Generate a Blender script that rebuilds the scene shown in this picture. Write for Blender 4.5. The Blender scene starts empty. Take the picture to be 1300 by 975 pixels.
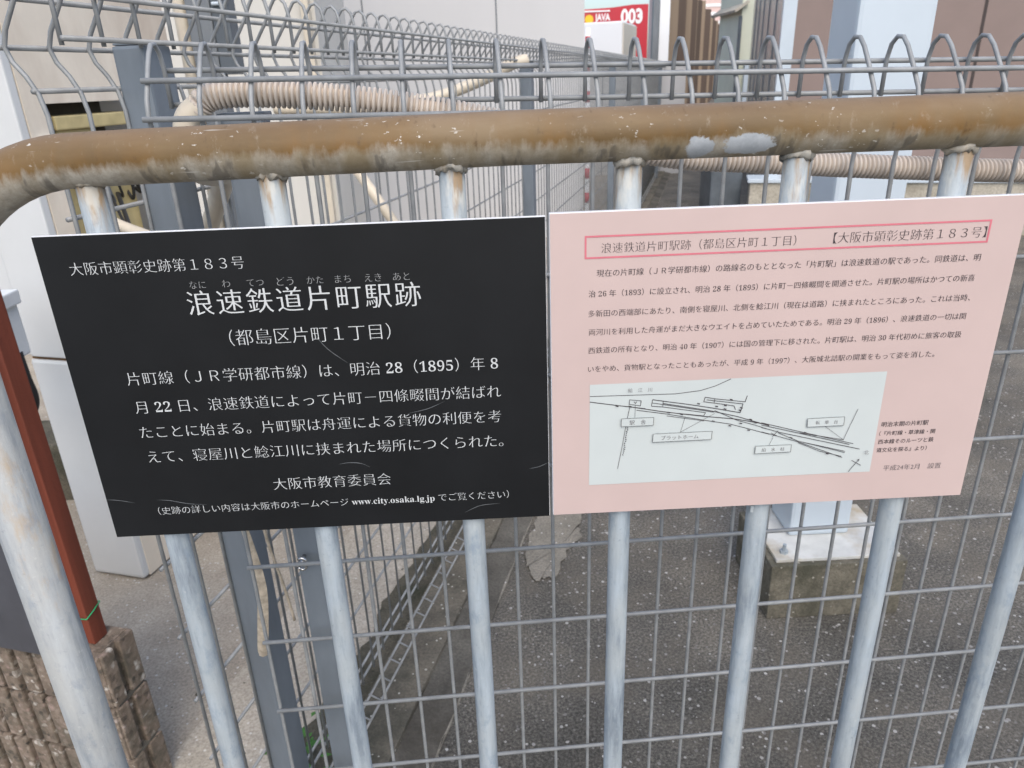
import bpy, bmesh, math, random
from mathutils import Vector, Matrix, noise
R = math.radians
random.seed(7)
sc = bpy.context.scene
COL = sc.collection

# ------------------------------------------------------------------ camera, sky, sun, exposure
def camera():
    p, r, y = .3971, -.0359, .0244
    fw = Vector((math.sin(y)*math.cos(p), math.cos(y)*math.cos(p), -math.sin(p)))
    rt = Vector((math.cos(y), -math.sin(y), 0)); up = rt.cross(fw)
    c, s = math.cos(r), math.sin(r)
    rt, up = c*rt + s*up, -s*rt + c*up
    cd = bpy.data.cameras.new('camera'); ob = bpy.data.objects.new('camera', cd); COL.objects.link(ob)
    m = Matrix((rt, up, -fw)).transposed().to_4x4(); m.translation = Vector((-.0499, -.604, 1.16))
    ob.matrix_world = m
    cd.sensor_width = 36; cd.lens = 930/1300*36; cd.clip_start = .02; cd.clip_end = 800
    cd.dof.use_dof = True; cd.dof.focus_distance = .66; cd.dof.aperture_fstop = 15
    sc.camera = ob
camera()
w = bpy.data.worlds.new('World'); sc.world = w; w.use_nodes = True
nt = w.node_tree
sky = nt.nodes.new('ShaderNodeTexSky'); sky.sky_type = 'NISHITA'; sky.sun_disc = False
SUN_EL, SUN_AZ = 50, 172            # degrees; azimuth clockwise from +Y: behind the camera, a little to its right
sky.sun_elevation = R(SUN_EL); sky.sun_rotation = R(SUN_AZ)
sky.air_density = 1.0; sky.dust_density = 3.0; sky.ozone_density = 1.0
bg = nt.nodes['Background']; nt.links.new(sky.outputs[0], bg.inputs[0]); bg.inputs[1].default_value = .15
sd = bpy.data.lights.new('sun', 'SUN'); sd.energy = 0.8; sd.angle = R(55); sd.color = (1, .99, .92)
so = bpy.data.objects.new('sun', sd); COL.objects.link(so)
v = Vector((math.sin(R(SUN_AZ))*math.cos(R(SUN_EL)), math.cos(R(SUN_AZ))*math.cos(R(SUN_EL)), math.sin(R(SUN_EL))))
so.rotation_euler = (-v).to_track_quat('-Z', 'Y').to_euler()
sc.view_settings.view_transform = 'Standard'; sc.view_settings.look = 'None'
sc.view_settings.gamma = 1; sc.view_settings.exposure = 0.74; sc.view_settings.use_curve_mapping = False

# ------------------------------------------------------------------ materials
def mat(name):
    m = bpy.data.materials.new(name); m.use_nodes = True
    return m, m.node_tree, m.node_tree.nodes['Principled BSDF']
def N(t, kind, **kw):
    n = t.nodes.new('ShaderNode'+kind)
    for k, val in kw.items(): setattr(n, k, val)
    return n
def inp(n, **kw):
    for k, val in kw.items(): n.inputs[k].default_value = val
    return n
def coord(t, scale=(1, 1, 1), out='Object', loc=(0, 0, 0)):
    c = N(t, 'TexCoord'); mp = N(t, 'Mapping'); mp.inputs['Scale'].default_value = scale; mp.inputs['Location'].default_value = loc
    t.links.new(c.outputs[out], mp.inputs[0]); return mp.outputs[0]
def noise_tex(t, vec, scale, detail=6, rough=.6):
    n = N(t, 'TexNoise'); n.inputs['Scale'].default_value = scale; n.inputs['Detail'].default_value = detail; n.inputs['Roughness'].default_value = rough
    t.links.new(vec, n.inputs['Vector']); return n.outputs['Fac']
def ramp(t, fac, stops):
    n = N(t, 'ValToRGB'); el = n.color_ramp.elements
    while len(el) < len(stops): el.new(.5)
    for e, (p, c) in zip(el, stops):
        e.position = p; e.color = (c, c, c, 1) if isinstance(c, (int, float)) else (*c, 1)
    t.links.new(fac, n.inputs[0]); return n.outputs[0]
def mix(t, fac, a, b, mode='MIX'):
    n = N(t, 'Mix', data_type='RGBA', blend_type=mode)
    for sock, val in ((n.inputs[0], fac), (n.inputs[6], a), (n.inputs[7], b)):
        if isinstance(val, (int, float)): sock.default_value = val
        elif isinstance(val, tuple): sock.default_value = (*val, 1)
        else: t.links.new(val, sock)
    return n.outputs[2]
def math_(t, op, a, b=0.):
    n = N(t, 'Math', operation=op)
    for s, val in ((n.inputs[0], a), (n.inputs[1], b)):
        if isinstance(val, (int, float)): s.default_value = val
        else: t.links.new(val, s)
    return n.outputs[0]
def bump(t, b, h, dist, strength=1.):
    n = N(t, 'Bump'); n.inputs['Distance'].default_value = dist; n.inputs['Strength'].default_value = strength
    t.links.new(h, n.inputs['Height']); t.links.new(n.outputs[0], b.inputs['Normal'])

def painted(name, col, rough=.5, var=.12, scale=30, metallic=0., streak=None, dirt=None, bumpd=0.):
    """paint or plastic of one colour with faint mottling and, on request, its own stains"""
    m, t, b = mat(name)
    vec = coord(t, (1, 1, 1) if not streak else (1, 1, streak))
    f = noise_tex(t, vec, scale)
    lo = tuple(c*(1-var) for c in col); hi = tuple(min(1, c*(1+var)) for c in col)
    c = ramp(t, f, [(.36, lo), (.64, hi)])
    if dirt:
        d = noise_tex(t, coord(t, (1, 1, .35), loc=(3, 1, 2)), scale*.35, 8, .65)
        c = mix(t, ramp(t, d, [(.5, 0.), (.72, 1.)]), c, dirt)
    t.links.new(c, b.inputs['Base Color'])
    b.inputs['Roughness'].default_value = rough; b.inputs['Metallic'].default_value = metallic
    if bumpd: bump(t, b, noise_tex(t, coord(t), scale*6), bumpd)
    return m

def rail_material():
    m, t, b = mat('weathered_rail')
    cc = N(t, 'TexCoord'); sep = N(t, 'SeparateXYZ'); t.links.new(cc.outputs['Object'], sep.inputs[0])
    # the brown film lies on the upper part of the tube; its ragged lower edge runs in drips
    at = N(t, 'Attribute'); at.attribute_name = 'around'        # -1 underside .. 1 top, stored per vertex
    drip = noise_tex(t, coord(t, (1, .12, .12)), 75, 7, .65)
    wide = noise_tex(t, coord(t, (1, .3, .3)), 7, 4, .5)
    e = math_(t, 'ADD', at.outputs['Fac'], math_(t, 'MULTIPLY', math_(t, 'SUBTRACT', drip, .5), 1.05))
    e = math_(t, 'ADD', e, math_(t, 'MULTIPLY', math_(t, 'SUBTRACT', wide, .5), .9))
    k = ramp(t, e, [(.0, 0.), (.30, 1.)])
    k.node.color_ramp.elements[0].position = .0
    pit = noise_tex(t, coord(t, (1, .5, .5), loc=(3, 3, 3)), 130, 6, .7)
    e = math_(t, 'ADD', e, math_(t, 'MULTIPLY', math_(t, 'SUBTRACT', pit, .5), .7))
    sh = math_(t, 'ADD', e, .40)
    k = ramp(t, sh, [(.04, 0.), (.42, 1.)])
    f1 = noise_tex(t, coord(t, (.35, 1, 1)), 22, 8, .6)
    brown = ramp(t, f1, [(.36, (.128, .080, .032)), (.5, (.165, .108, .048)), (.64, (.205, .146, .082))])
    dusty = ramp(t, math_(t, 'ADD', at.outputs['Fac'], math_(t, 'MULTIPLY', math_(t, 'SUBTRACT', wide, .5), .5)), [(.45, 0.), (.95, .45)])
    brown = mix(t, dusty, brown, (.26, .19, .135))
    orange = noise_tex(t, coord(t, (1, .2, .2), loc=(4, 0, 0)), 18, 6, .6)
    rim = ramp(t, sh, [(.3, 1.), (1.0, .25)])
    brown = mix(t, math_(t, 'MULTIPLY', ramp(t, orange, [(.46, 0.), (.66, .85)]), rim), brown, (.195, .098, .022))
    f2 = noise_tex(t, coord(t), 70, 9, .75)
    zinc = ramp(t, f2, [(.30, (.22, .20, .165)), (.5, (.37, .345, .295)), (.70, (.52, .49, .43))])
    olive = noise_tex(t, coord(t, (1, .2, .2), loc=(1, 3, 0)), 26, 6, .6)
    zinc = mix(t, ramp(t, olive, [(.42, .75), (.62, .1)]), zinc, (.20, .15, .075))
    brown = mix(t, ramp(t, pit, [(.60, 0.), (.72, .6)]), brown, (.085, .052, .026))
    brown = mix(t, ramp(t, pit, [(.30, .45), (.40, 0.)]), brown, (.30, .25, .19))
    col = mix(t, k, zinc, brown)
    dark = noise_tex(t, coord(t, (1, .25, .25), loc=(9, 2, 5)), 70, 4, .5)
    low = ramp(t, sh, [(.0, 1.), (.12, 0.)])
    col = mix(t, math_(t, 'MULTIPLY', ramp(t, dark, [(.58, 0.), (.64, .6)]), low), col, (.09, .08, .066))
    # bare zinc patches where the film has come off
    for (px, pz, rx, rz) in ((.121, 1.1035, .0125, .0095), (.160, 1.104, .024, .0085)):
        dx = math_(t, 'DIVIDE', math_(t, 'SUBTRACT', sep.outputs[0], px), rx)
        dz = math_(t, 'DIVIDE', math_(t, 'SUBTRACT', sep.outputs[2], pz), rz)
        dd = math_(t, 'ADD', math_(t, 'MULTIPLY', dx, dx), math_(t, 'MULTIPLY', dz, dz))
        dd = math_(t, 'ADD', dd, math_(t, 'MULTIPLY', math_(t, 'SUBTRACT', f2, .5), 2.6))
        col = mix(t, ramp(t, dd, [(.7, 1.), (.95, 0.)]), col, ramp(t, f2, [(.3, (.33, .36, .39)), (.7, (.50, .53, .56))]))
    # small flecks and scrapes
    cl = noise_tex(t, coord(t, loc=(1, 7, 3)), 9, 3, .5)
    fn = noise_tex(t, coord(t, (.7, 1, 1), loc=(2, 5, 2)), 230, 3, .6)
    fl = math_(t, 'MULTIPLY', ramp(t, fn, [(.655, 0.), (.69, 1.)]), ramp(t, cl, [(.44, 0.), (.56, 1.)]))
    sc_ = noise_tex(t, coord(t, (.12, 1, 1.6), loc=(2, 2, 2)), 150, 2, .5)
    fl2 = math_(t, 'MULTIPLY', ramp(t, sc_, [(.70, 0.), (.74, 1.)]), ramp(t, cl, [(.45, 0.), (.55, 1.)]))
    col = mix(t, math_(t, 'MAXIMUM', fl, math_(t, 'MULTIPLY', fl2, .7)), col, (.58, .56, .51))
    t.links.new(col, b.inputs['Base Color'])
    t.links.new(ramp(t, f1, [(.3, .46), (.7, .62)]), b.inputs['Roughness']); b.inputs['Specular IOR Level'].default_value = .35
    bump(t, b, f2, .0006, .5)
    return m

def zinc_material(name, base=(.40, .46, .52), rust=.0, dark=.6, top_rust=None):
    m, t, b = mat(name)
    oi = N(t, 'ObjectInfo')
    def cv(sc_, loc=(0, 0, 0)):
        a = N(t, 'VectorMath', operation='ADD'); t.links.new(coord(t, sc_, loc=loc), a.inputs[0])
        cm = N(t, 'CombineXYZ'); k = math_(t, 'MULTIPLY', oi.outputs['Random'], 9.)
        for i in range(3): t.links.new(k, cm.inputs[i])
        t.links.new(cm.outputs[0], a.inputs[1]); return a.outputs[0]
    st = noise_tex(t, cv((1, 1, .13)), 60, 8, .7)
    fine = noise_tex(t, cv((1, 1, 1)), 150, 6, .7)
    big = noise_tex(t, cv((1, 1, .45), (5, 5, 5)), 22, 6, .6)
    blot = noise_tex(t, cv((1, 1, .5), (2, 9, 5)), 45, 6, .65)
    hi = tuple(min(1, x*1.22) for x in base); lo = tuple(x*y for x, y in zip(base, (dark, dark*1.04, dark*1.1)))
    c = ramp(t, st, [(.36, lo), (.5, base), (.64, hi)])
    c = mix(t, ramp(t, big, [(.42, 0.), (.62, .65)]), c, (base[0]*1.28, base[1]*1.2, base[2]*1.1))
    c = mix(t, ramp(t, blot, [(.54, 0.), (.70, .7)]), c, (base[0]*.62, base[1]*.70, base[2]*.80))
    c = mix(t, ramp(t, fine, [(.60, 0.), (.74, .55)]), c, (base[0]*.5, base[1]*.5, base[2]*.54))
    c = mix(t, ramp(t, fine, [(.28, .4), (.40, 0.)]), c, (.52, .53, .53))
    if rust:
        r = noise_tex(t, cv((1, 1, .3), (8, 1, 1)), 14, 8, .7)
        c = mix(t, ramp(t, r, [(.60-rust*.12, 0.), (.72-rust*.1, .8)]), c, (.36, .25, .13))
        r2 = noise_tex(t, cv((.6, .6, 1), (3, 1, 1)), 30, 8, .7)
        c = mix(t, ramp(t, r2, [(.68, 0.), (.76, .8)]), c, (.26, .11, .035))
    if top_rust:
        sp = N(t, 'SeparateXYZ'); cc = N(t, 'TexCoord'); t.links.new(cc.outputs['Object'], sp.inputs[0])
        up = math_(t, 'MULTIPLY', math_(t, 'SUBTRACT', sp.outputs[2], top_rust), 14.)
        r = noise_tex(t, cv((1, 1, .12), (6, 2, 1)), 70, 6, .6)
        c = mix(t, ramp(t, math_(t, 'ADD', r, math_(t, 'MULTIPLY', up, .30)), [(.62, 0.), (.74, .85)]), c, (.30, .20, .10))
        pl_ = noise_tex(t, cv((1, 1, .3), (1, 2, 9)), 60, 6, .6)
        c = mix(t, ramp(t, math_(t, 'ADD', pl_, math_(t, 'MULTIPLY', up, .16)), [(.62, 0.), (.72, .7)]), c, (.52, .52, .48))
    t.links.new(c, b.inputs['Base Color'])
    b.inputs['Roughness'].default_value = .55; b.inputs['Specular IOR Level'].default_value = .5
    bump(t, b, math_(t, 'ADD', st, math_(t, 'MULTIPLY', fine, .5)), .0012, .6)
    return m

def concrete(name, lo, hi, scale=9, speck=None, stain=None, bumpd=.003, fine=160, chips=.10):
    m, t, b = mat(name)
    f = noise_tex(t, coord(t), scale, 10, .65)
    c = ramp(t, f, [(.3, lo), (.7, hi)])
    g = noise_tex(t, coord(t, loc=(2, 4, 1)), fine, 3, .6)
    c = mix(t, .8, c, ramp(t, g, [(.38, .76), (.5, 1.), (.62, 1.2)]), 'MULTIPLY')
    if stain:
        s = noise_tex(t, coord(t, loc=(7, 3, 0)), scale*.45, 8, .7)
        c = mix(t, ramp(t, s, [(.48, 0.), (.64, .85)]), c, stain)
    if speck:
        vo = N(t, 'TexVoronoi'); vo.inputs['Scale'].default_value = fine*.75; t.links.new(coord(t), vo.inputs['Vector'])
        wn = N(t, 'TexWhiteNoise'); t.links.new(vo.outputs['Position'], wn.inputs['Vector'])
        pick = ramp(t, wn.outputs['Value'], [(1-chips, 0.), (1-chips+.01, 1.)])
        near = ramp(t, vo.outputs['Distance'], [(.30, 1.), (.42, 0.)])
        c = mix(t, math_(t, 'MULTIPLY', pick, near), c, speck)
    t.links.new(c, b.inputs['Base Color']); b.inputs['Roughness'].default_value = .9
    bump(t, b, math_(t, 'ADD', g, math_(t, 'MULTIPLY', f, .8)), bumpd, .9)
    return m

def asphalt_material():
    m, t, b = mat('asphalt')
    big = noise_tex(t, coord(t), 2.3, 6, .6)
    c = ramp(t, big, [(.34, (.076, .071, .060)), (.52, (.122, .113, .096)), (.68, (.195, .176, .144))])
    g = noise_tex(t, coord(t), 150, 7, .8)
    c = mix(t, .9, c, ramp(t, g, [(.40, .32), (.5, .9), (.60, 1.95)]), 'MULTIPLY')
    brown = noise_tex(t, coord(t, loc=(5, 1, 0)), 6, 6, .6)
    c = mix(t, ramp(t, brown, [(.45, 0.), (.7, .5)]), c, (.175, .150, .115))
    vo = N(t, 'TexVoronoi'); vo.inputs['Scale'].default_value = 105; t.links.new(coord(t), vo.inputs['Vector'])
    wn = N(t, 'TexWhiteNoise'); t.links.new(vo.outputs['Position'], wn.inputs['Vector'])
    size = ramp(t, wn.outputs['Value'], [(.74, 0.), (1., .50)])
    chip = math_(t, 'LESS_THAN', vo.outputs['Distance'], size)
    c = mix(t, math_(t, 'MULTIPLY', chip, .75), c, ramp(t, wn.outputs['Color'], [(.0, (.15, .14, .125)), (.6, (.27, .255, .235)), (1., (.72, .70, .66))]))
    t.links.new(c, b.inputs['Base Color']); b.inputs['Roughness'].default_value = .82
    bump(t, b, math_(t, 'ADD', g, math_(t, 'MULTIPLY', chip, .4)), .0022, .8)
    return m

def ribbed_material():
    m, t, b = mat('split_face_block')
    wn0 = N(t, 'TexNoise'); wn0.inputs['Scale'].default_value = 60; wn0.inputs['Detail'].default_value = 5; vec = coord(t); t.links.new(vec, wn0.inputs['Vector'])
    dv = N(t, 'VectorMath', operation='MULTIPLY_ADD'); t.links.new(wn0.outputs['Color'], dv.inputs[0]); dv.inputs[1].default_value = (.018,)*3; t.links.new(vec, dv.inputs[2])
    vo = N(t, 'TexVoronoi'); vo.inputs['Scale'].default_value = 95; t.links.new(dv.outputs[0], vo.inputs['Vector'])
    wn = N(t, 'TexWhiteNoise'); t.links.new(vo.outputs['Position'], wn.inputs['Vector'])
    stone = ramp(t, wn.outputs['Value'], [(.0, (.035, .032, .028)), (.14, (.12, .095, .075)), (.45, (.20, .155, .12)), (.70, (.25, .195, .16)), (.84, (.29, .25, .20)), (.93, (.32, .23, .20)), (.97, (.58, .55, .50))])
    paste = ramp(t, noise_tex(t, coord(t), 26, 9, .7), [(.38, (.11, .085, .062)), (.62, (.24, .19, .145))])
    c = mix(t, ramp(t, vo.outputs['Distance'], [(.25, .95), (.55, .35)]), paste, stone)
    mo = noise_tex(t, coord(t, loc=(4, 4, 1)), 9, 8, .7)
    c = mix(t, ramp(t, mo, [(.50, 0.), (.66, .7)]), c, (.085, .08, .06))
    t.links.new(c, b.inputs['Base Color']); b.inputs['Roughness'].default_value = .95
    bump(t, b, math_(t, 'ADD', wn.outputs['Value'], noise_tex(t, coord(t), 120, 6, .7)), .004, .8)
    return m
M = {}
M['rail'] = rail_material()
M['zinc'] = zinc_material('galvanised_tube', (.315, .365, .405), dark=.58, top_rust=1.045)
M['zinc_post'] = zinc_material('galvanised_post', (.285, .305, .315), rust=.38, dark=.66)
M['weld'] = zinc_material('weld_bead', (.36, .345, .305), rust=.8, dark=.35)
M['wire'] = painted('grey_plastic_coated_wire', (.262, .272, .275), .45, .14, 40)
M['fence_post'] = painted('slate_blue_painted_steel', (.165, .192, .22), .45, .14, 14, streak=.3)
M['black'] = painted('matt_black_print', (.0095, .0104, .0118), .42, .15, 9)
M['black'].node_tree.nodes['Principled BSDF'].inputs['Specular IOR Level'].default_value = .28
M['pink'] = painted('pale_pink_print', (.545, .425, .40), .45, .03, 8)
M['board_core'] = painted('white_board_core', (.68, .70, .74), .4, .04, 30)
M['ink_white'] = painted('white_ink', (.56, .58, .585), .5, .03, 60)
M['ink_pale'] = painted('pale_grey_ink', (.34, .35, .355), .5, .03, 60)
M['ink_dark'] = painted('dark_ink', (.05, .04, .045), .55, .05, 60)
M['ink_grey'] = painted('grey_ink', (.13, .115, .12), .55, .05, 60)
M['ink_red'] = painted('rose_red_ink', (.60, .17, .21), .5, .05, 60)
M['map_white'] = painted('bluish_white_print', (.53, .575, .57), .42, .03, 8)
M['scratch'] = painted('pale_scratch', (.10, .108, .115), .6, .3, 120)
M['cabinet'] = painted('white_enamel_sheet', (.62, .635, .635), .3, .03, 5)
M['cabinet_side'] = painted('cream_enamel_sheet', (.76, .685, .575), .38, .05, 7, dirt=(.55, .46, .37))
M['valve_plate'] = painted('yellowed_cream_steel', (.52, .43, .22), .45, .12, 18)
M['recess_dark'] = painted('dark_inner_steel', (.10, .085, .065), .7, .25, 20)  # plain dark brown colour for the recess lining and the feet
M['white_plastic'] = painted('white_plastic', (.66, .69, .70), .4, .04, 20)
M['rust_line'] = painted('rusty_seam', (.13, .07, .03), .8, .4, 60)
M['rubber'] = painted('black_rubber', (.02, .02, .021), .55, .2, 30)
M['red_wood'] = painted('red_brown_painted_timber', (.15, .036, .019), .6, .3, 26, streak=.06, bumpd=.0006)
M['dark_box'] = painted('dark_blue_grey_plastic', (.055, .058, .070), .5, .15, 10)
M['string'] = painted('green_string', (.01, .33, .13), .6, .1, 80)
M['conduit'] = painted('beige_ribbed_plastic', (.56, .49, .42), .5, .10, 25, dirt=(.40, .33, .27))
M['pipe_beige'] = painted('beige_smooth_plastic', (.62, .55, .44), .45, .08, 9)
M['column'] = painted('white_painted_steel', (.52, .59, .65), .35, .03, 5)
M['base_plate'] = painted('weathered_white_paint', (.60, .60, .57), .55, .12, 14, dirt=(.42, .33, .2))
M['brown_wall'] = painted('grey_brown_cladding', (.235, .175, .155), .5, .04, 4)
M['joint'] = painted('dark_joint', (.05, .038, .035), .7, .1, 10)
M['wall_grey'] = painted('pale_grey_panel', (.52, .52, .525), .5, .03, 1.2, streak=.2)
M['wall_cream'] = painted('cream_render', (.62, .60, .55), .7, .06, 2, streak=.3)
M['slate'] = painted('dark_slate_steel', (.085, .10, .115), .45, .2, 6)
M['mid_grey'] = painted('mid_grey_steel', (.17, .185, .20), .45, .15, 5, streak=.3)
M['rust_brown'] = painted('brown_corrugated_steel', (.080, .054, .040), .6, .25, 1.5, streak=.05)
M['tan'] = painted('tan_corrugated_steel', (.22, .165, .115), .6, .2, 1.5, streak=.05)
M['sign_red'] = painted('red_sign_face', (.50, .03, .045), .4, .08, 1)
M['sign_white'] = painted('white_sign_face', (.85, .85, .85), .4, .03, 1)
M['sign_yellow'] = painted('yellow_sign_face', (.85, .55, .03), .4, .05, 1)
M['truck'] = painted('white_truck_panel', (.84, .85, .86), .35, .03, .8)
M['truck_side'] = painted('cream_truck_panel', (.70, .64, .56), .35, .05, .8)
M['tile'] = painted('pink_white_tile', (.68, .50, .46), .6, .06, 2)
M['glass_dark'] = painted('dark_window', (.10, .10, .12), .15, .2, 1)
M['green_house'] = painted('pale_green_siding', (.56, .58, .47), .6, .05, 2)
M['leaf'] = painted('weed_leaf', (.06, .19, .03), .55, .4, 60)
M['straw'] = painted('dry_reed', (.42, .36, .28), .8, .25, 90)
M['steel'] = painted('bright_steel', (.55, .55, .55), .25, .1, 90, metallic=1.)
M['asphalt'] = asphalt_material()
M['pavement'] = concrete('old_concrete_floor', (.27, .235, .19), (.42, .375, .31), 5, speck=(.55, .53, .5), chips=.06, bumpd=.002)
M['slab'] = concrete('pale_slab_concrete', (.33, .295, .24), (.47, .425, .36), 8, speck=(.58, .56, .52), chips=.05, bumpd=.002)
M['kerb'] = concrete('stained_kerb_concrete', (.085, .078, .062), (.20, .175, .135), 10, speck=(.5, .48, .42), stain=(.055, .055, .04), chips=.05)
M['gutter'] = concrete('worn_gutter_concrete', (.070, .064, .053), (.165, .153, .128), 6, stain=(.05, .044, .034), bumpd=.002)
M['moss'] = concrete('mossy_soil', (.05, .048, .035), (.13, .115, .085), 14, stain=(.03, .035, .018), bumpd=.006)
M['block_conc'] = concrete('mossy_footing_concrete', (.085, .078, .058), (.215, .195, .15), 12, stain=(.06, .06, .04), speck=(.4, .38, .33), chips=.05)
M['patch'] = concrete('pale_cement_spill', (.18, .165, .135), (.29, .265, .22), 12, speck=(.6, .58, .55), chips=.04, bumpd=.002)
M['ribbed'] = ribbed_material()
M['ledge'] = concrete('stained_ledge_concrete', (.36, .33, .27), (.52, .48, .40), 2.5, stain=(.20, .18, .14), bumpd=.002, fine=60)

# ------------------------------------------------------------------ mesh helpers
def link(name, bm, m=None, parent=None, smooth=False):
    bmesh.ops.recalc_face_normals(bm, faces=bm.faces)
    me = bpy.data.meshes.new(name); bm.to_mesh(me); bm.free()
    if smooth:
        for p in me.polygons: p.use_smooth = True
    o = bpy.data.objects.new(name, me); COL.objects.link(o)
    if m: me.materials.append(M[m] if isinstance(m, str) else m)
    if parent: o.parent = parent
    return o
def local(o, loc, rz=0):
    """move an object's origin without moving its mesh (mesh given in world coordinates)"""
    mt = Matrix.Translation(loc) @ Matrix.Rotation(rz, 4, 'Z')
    o.data.transform(mt.inverted()); o.matrix_world = mt
    return o
def tag(o, label, cat, group=None):
    o['label'] = label; o['category'] = cat
    if group: o['group'] = group
    return o
def thing(name, label, cat, group=None, loc=(0, 0, 0), rz=0):
    o = bpy.data.objects.new(name, None); COL.objects.link(o); o.location = loc; o.rotation_euler = (0, 0, rz)
    o.empty_display_size = .05
    return tag(o, label, cat, group)
def structure(o): o['kind'] = 'structure'; return o
def box(bm, lo, hi, bev=0., frame=None):
    x0, y0, z0 = lo; x1, y1, z1 = hi
    b2 = bmesh.new() if (bev or frame) else bm
    vs = [b2.verts.new(p) for p in ((x0,y0,z0),(x1,y0,z0),(x1,y1,z0),(x0,y1,z0),(x0,y0,z1),(x1,y0,z1),(x1,y1,z1),(x0,y1,z1))]
    for f in ((0,3,2,1),(4,5,6,7),(0,1,5,4),(1,2,6,5),(2,3,7,6),(3,0,4,7)): b2.faces.new([vs[i] for i in f])
    if b2 is not bm:
        if bev: bmesh.ops.bevel(b2, geom=b2.edges[:], offset=bev, segments=2, affect='EDGES', profile=.6)
        if frame: bmesh.ops.transform(b2, matrix=frame, verts=b2.verts)
        join(bm, b2)
    return bm
def join(bm, b2):
    t = bpy.data.meshes.new('t'); b2.to_mesh(t); b2.free(); bm.from_mesh(t); bpy.data.meshes.remove(t)
def tube(bm, pts, r, sides=6, cap=True, radii=None, lay=None):
    pts = [Vector(p) for p in pts]; n = len(pts); rings = []
    d0 = (pts[1]-pts[0]).normalized()
    ref = Vector((0, 0, 1)) if abs(d0.z) < .9 else Vector((0, 1, 0))
    nrm = (ref - d0*ref.dot(d0)).normalized()
    for i, p in enumerate(pts):
        d = (pts[min(i+1, n-1)] - pts[max(i-1, 0)]).normalized()
        nrm = (nrm - d*nrm.dot(d)).normalized(); bn = d.cross(nrm)
        rr = radii[i] if radii else r
        ring = []
        for k in range(sides):
            a = 2*math.pi*k/sides; off = nrm*math.cos(a) + bn*math.sin(a)
            vtx = bm.verts.new(p + off*rr)
            if lay is not None: vtx[lay] = off.z if abs(d.z) < .75 else off.z*.5 - .35
            ring.append(vtx)
        rings.append(ring)
    for a, b in zip(rings, rings[1:]):
        for k in range(sides): bm.faces.new((a[k], a[(k+1) % sides], b[(k+1) % sides], b[k]))
    if cap: bm.faces.new(rings[0][::-1]); bm.faces.new(rings[-1])
    return bm
def spline(pts, n=8):
    pts = [Vector(p) for p in pts]; out = []
    P = [2*pts[0]-pts[1]] + pts + [2*pts[-1]-pts[-2]]
    for i in range(1, len(P)-2):
        a, b, c, d = P[i-1:i+3]
        for k in range(n):
            t = k/n
            out.append(.5*((2*b) + (c-a)*t + (2*a-5*b+4*c-d)*t*t + (3*b-a-3*c+d)*t**3))
    out.append(pts[-1]); return out
def NB(): return bmesh.new()

AZ = R(16.3); D = Vector((math.sin(AZ), math.cos(AZ), 0)); NRM = Vector((math.cos(AZ), -math.sin(AZ), 0))
A0 = Vector((-.56, 0, 0))
def FA(t, u, z): return A0 + D*t + NRM*u + Vector((0, 0, z))       # along the receding fence, across it, up
FRAME_A = Matrix((( NRM.x, D.x, 0, A0.x), (NRM.y, D.y, 0, A0.y), (0, 0, 1, 0), (0, 0, 0, 1)))   # local x = across, y = along
G = -.2

# ------------------------------------------------------------------ setting: ground
bm = NB(); L = 400
for i in range(1): 
    vs = [bm.verts.new(p) for p in ((-L, -L, G), (L, -L, G), (L, L, G), (-L, L, G))]; bm.faces.new(vs)
structure(link('ground', bm, 'asphalt'))
def strip(name, m, u0, u1, z0, z1, t0=-.6, t1=16, under=.06, seed=0, wob=0.):
    bm = NB(); n = 420; rows = []
    for i in range(n+1):
        t = t0 + (t1-t0)*(i/n)**1.8
        w0 = wob*(noise.noise(Vector((t*6, seed, 0)))+.6*noise.noise(Vector((t*23, seed, 2)))); w1 = wob*(noise.noise(Vector((t*6, seed+5, 0)))+.6*noise.noise(Vector((t*23, seed+5, 2))))
        rows.append([bm.verts.new(FA(t, u0+w0, z0-under)), bm.verts.new(FA(t, u0+w0, z0)), bm.verts.new(FA(t, u1+w1, z1)), bm.verts.new(FA(t, u1+w1, z1-under))])
    for a, b in zip(rows, rows[1:]):
        for k in range(3): bm.faces.new((a[k], a[k+1], b[k+1], b[k]))
    bm.faces.new(rows[0]); bm.faces.new(rows[-1][::-1])
    return structure(link(name, bm, m))
strip('pavement', 'pavement', -4.0, -.085, G+.012, G+.012, t1=18, wob=.006, seed=3)
strip('slab_strip', 'slab', -.385, -.105, G+.017, G+.016, wob=.003, seed=12)
strip('soil_strip', 'moss', -.125, -.020, G+.022, G+.026, wob=.03, seed=9)
strip('kerb', 'kerb', -.026, .092, G+.040, G+.036, seed=1, wob=.002)
strip('gutter', 'gutter', .092, .175, G+.026, G+.006, seed=7, wob=.004)
strip('cement_line', 'patch', .173, .1765, G+.007, G+.005, seed=17, wob=.005)
# cement spill on the asphalt
bm = NB(); c = bm.verts.new((.13, 1.30, G+.006)); ring = []
for k in range(160):
    a = 2*math.pi*k/160; q = Vector((math.cos(a), math.sin(a), 0)); s = 1+.26*noise.noise(q*1.7+Vector((3, 1, 0)))+.2*noise.noise(q*4)+.09*noise.noise(q*11)+.04*noise.noise(q*27)
    ring.append(bm.verts.new((.115+.085*s*q.x+.06*q.y, 1.38+.22*s*q.y, G+.006)))
for k in range(160): bm.faces.new((c, ring[k], ring[(k+1) % 160]))
structure(link('cement_patch', bm, 'patch'))

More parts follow.
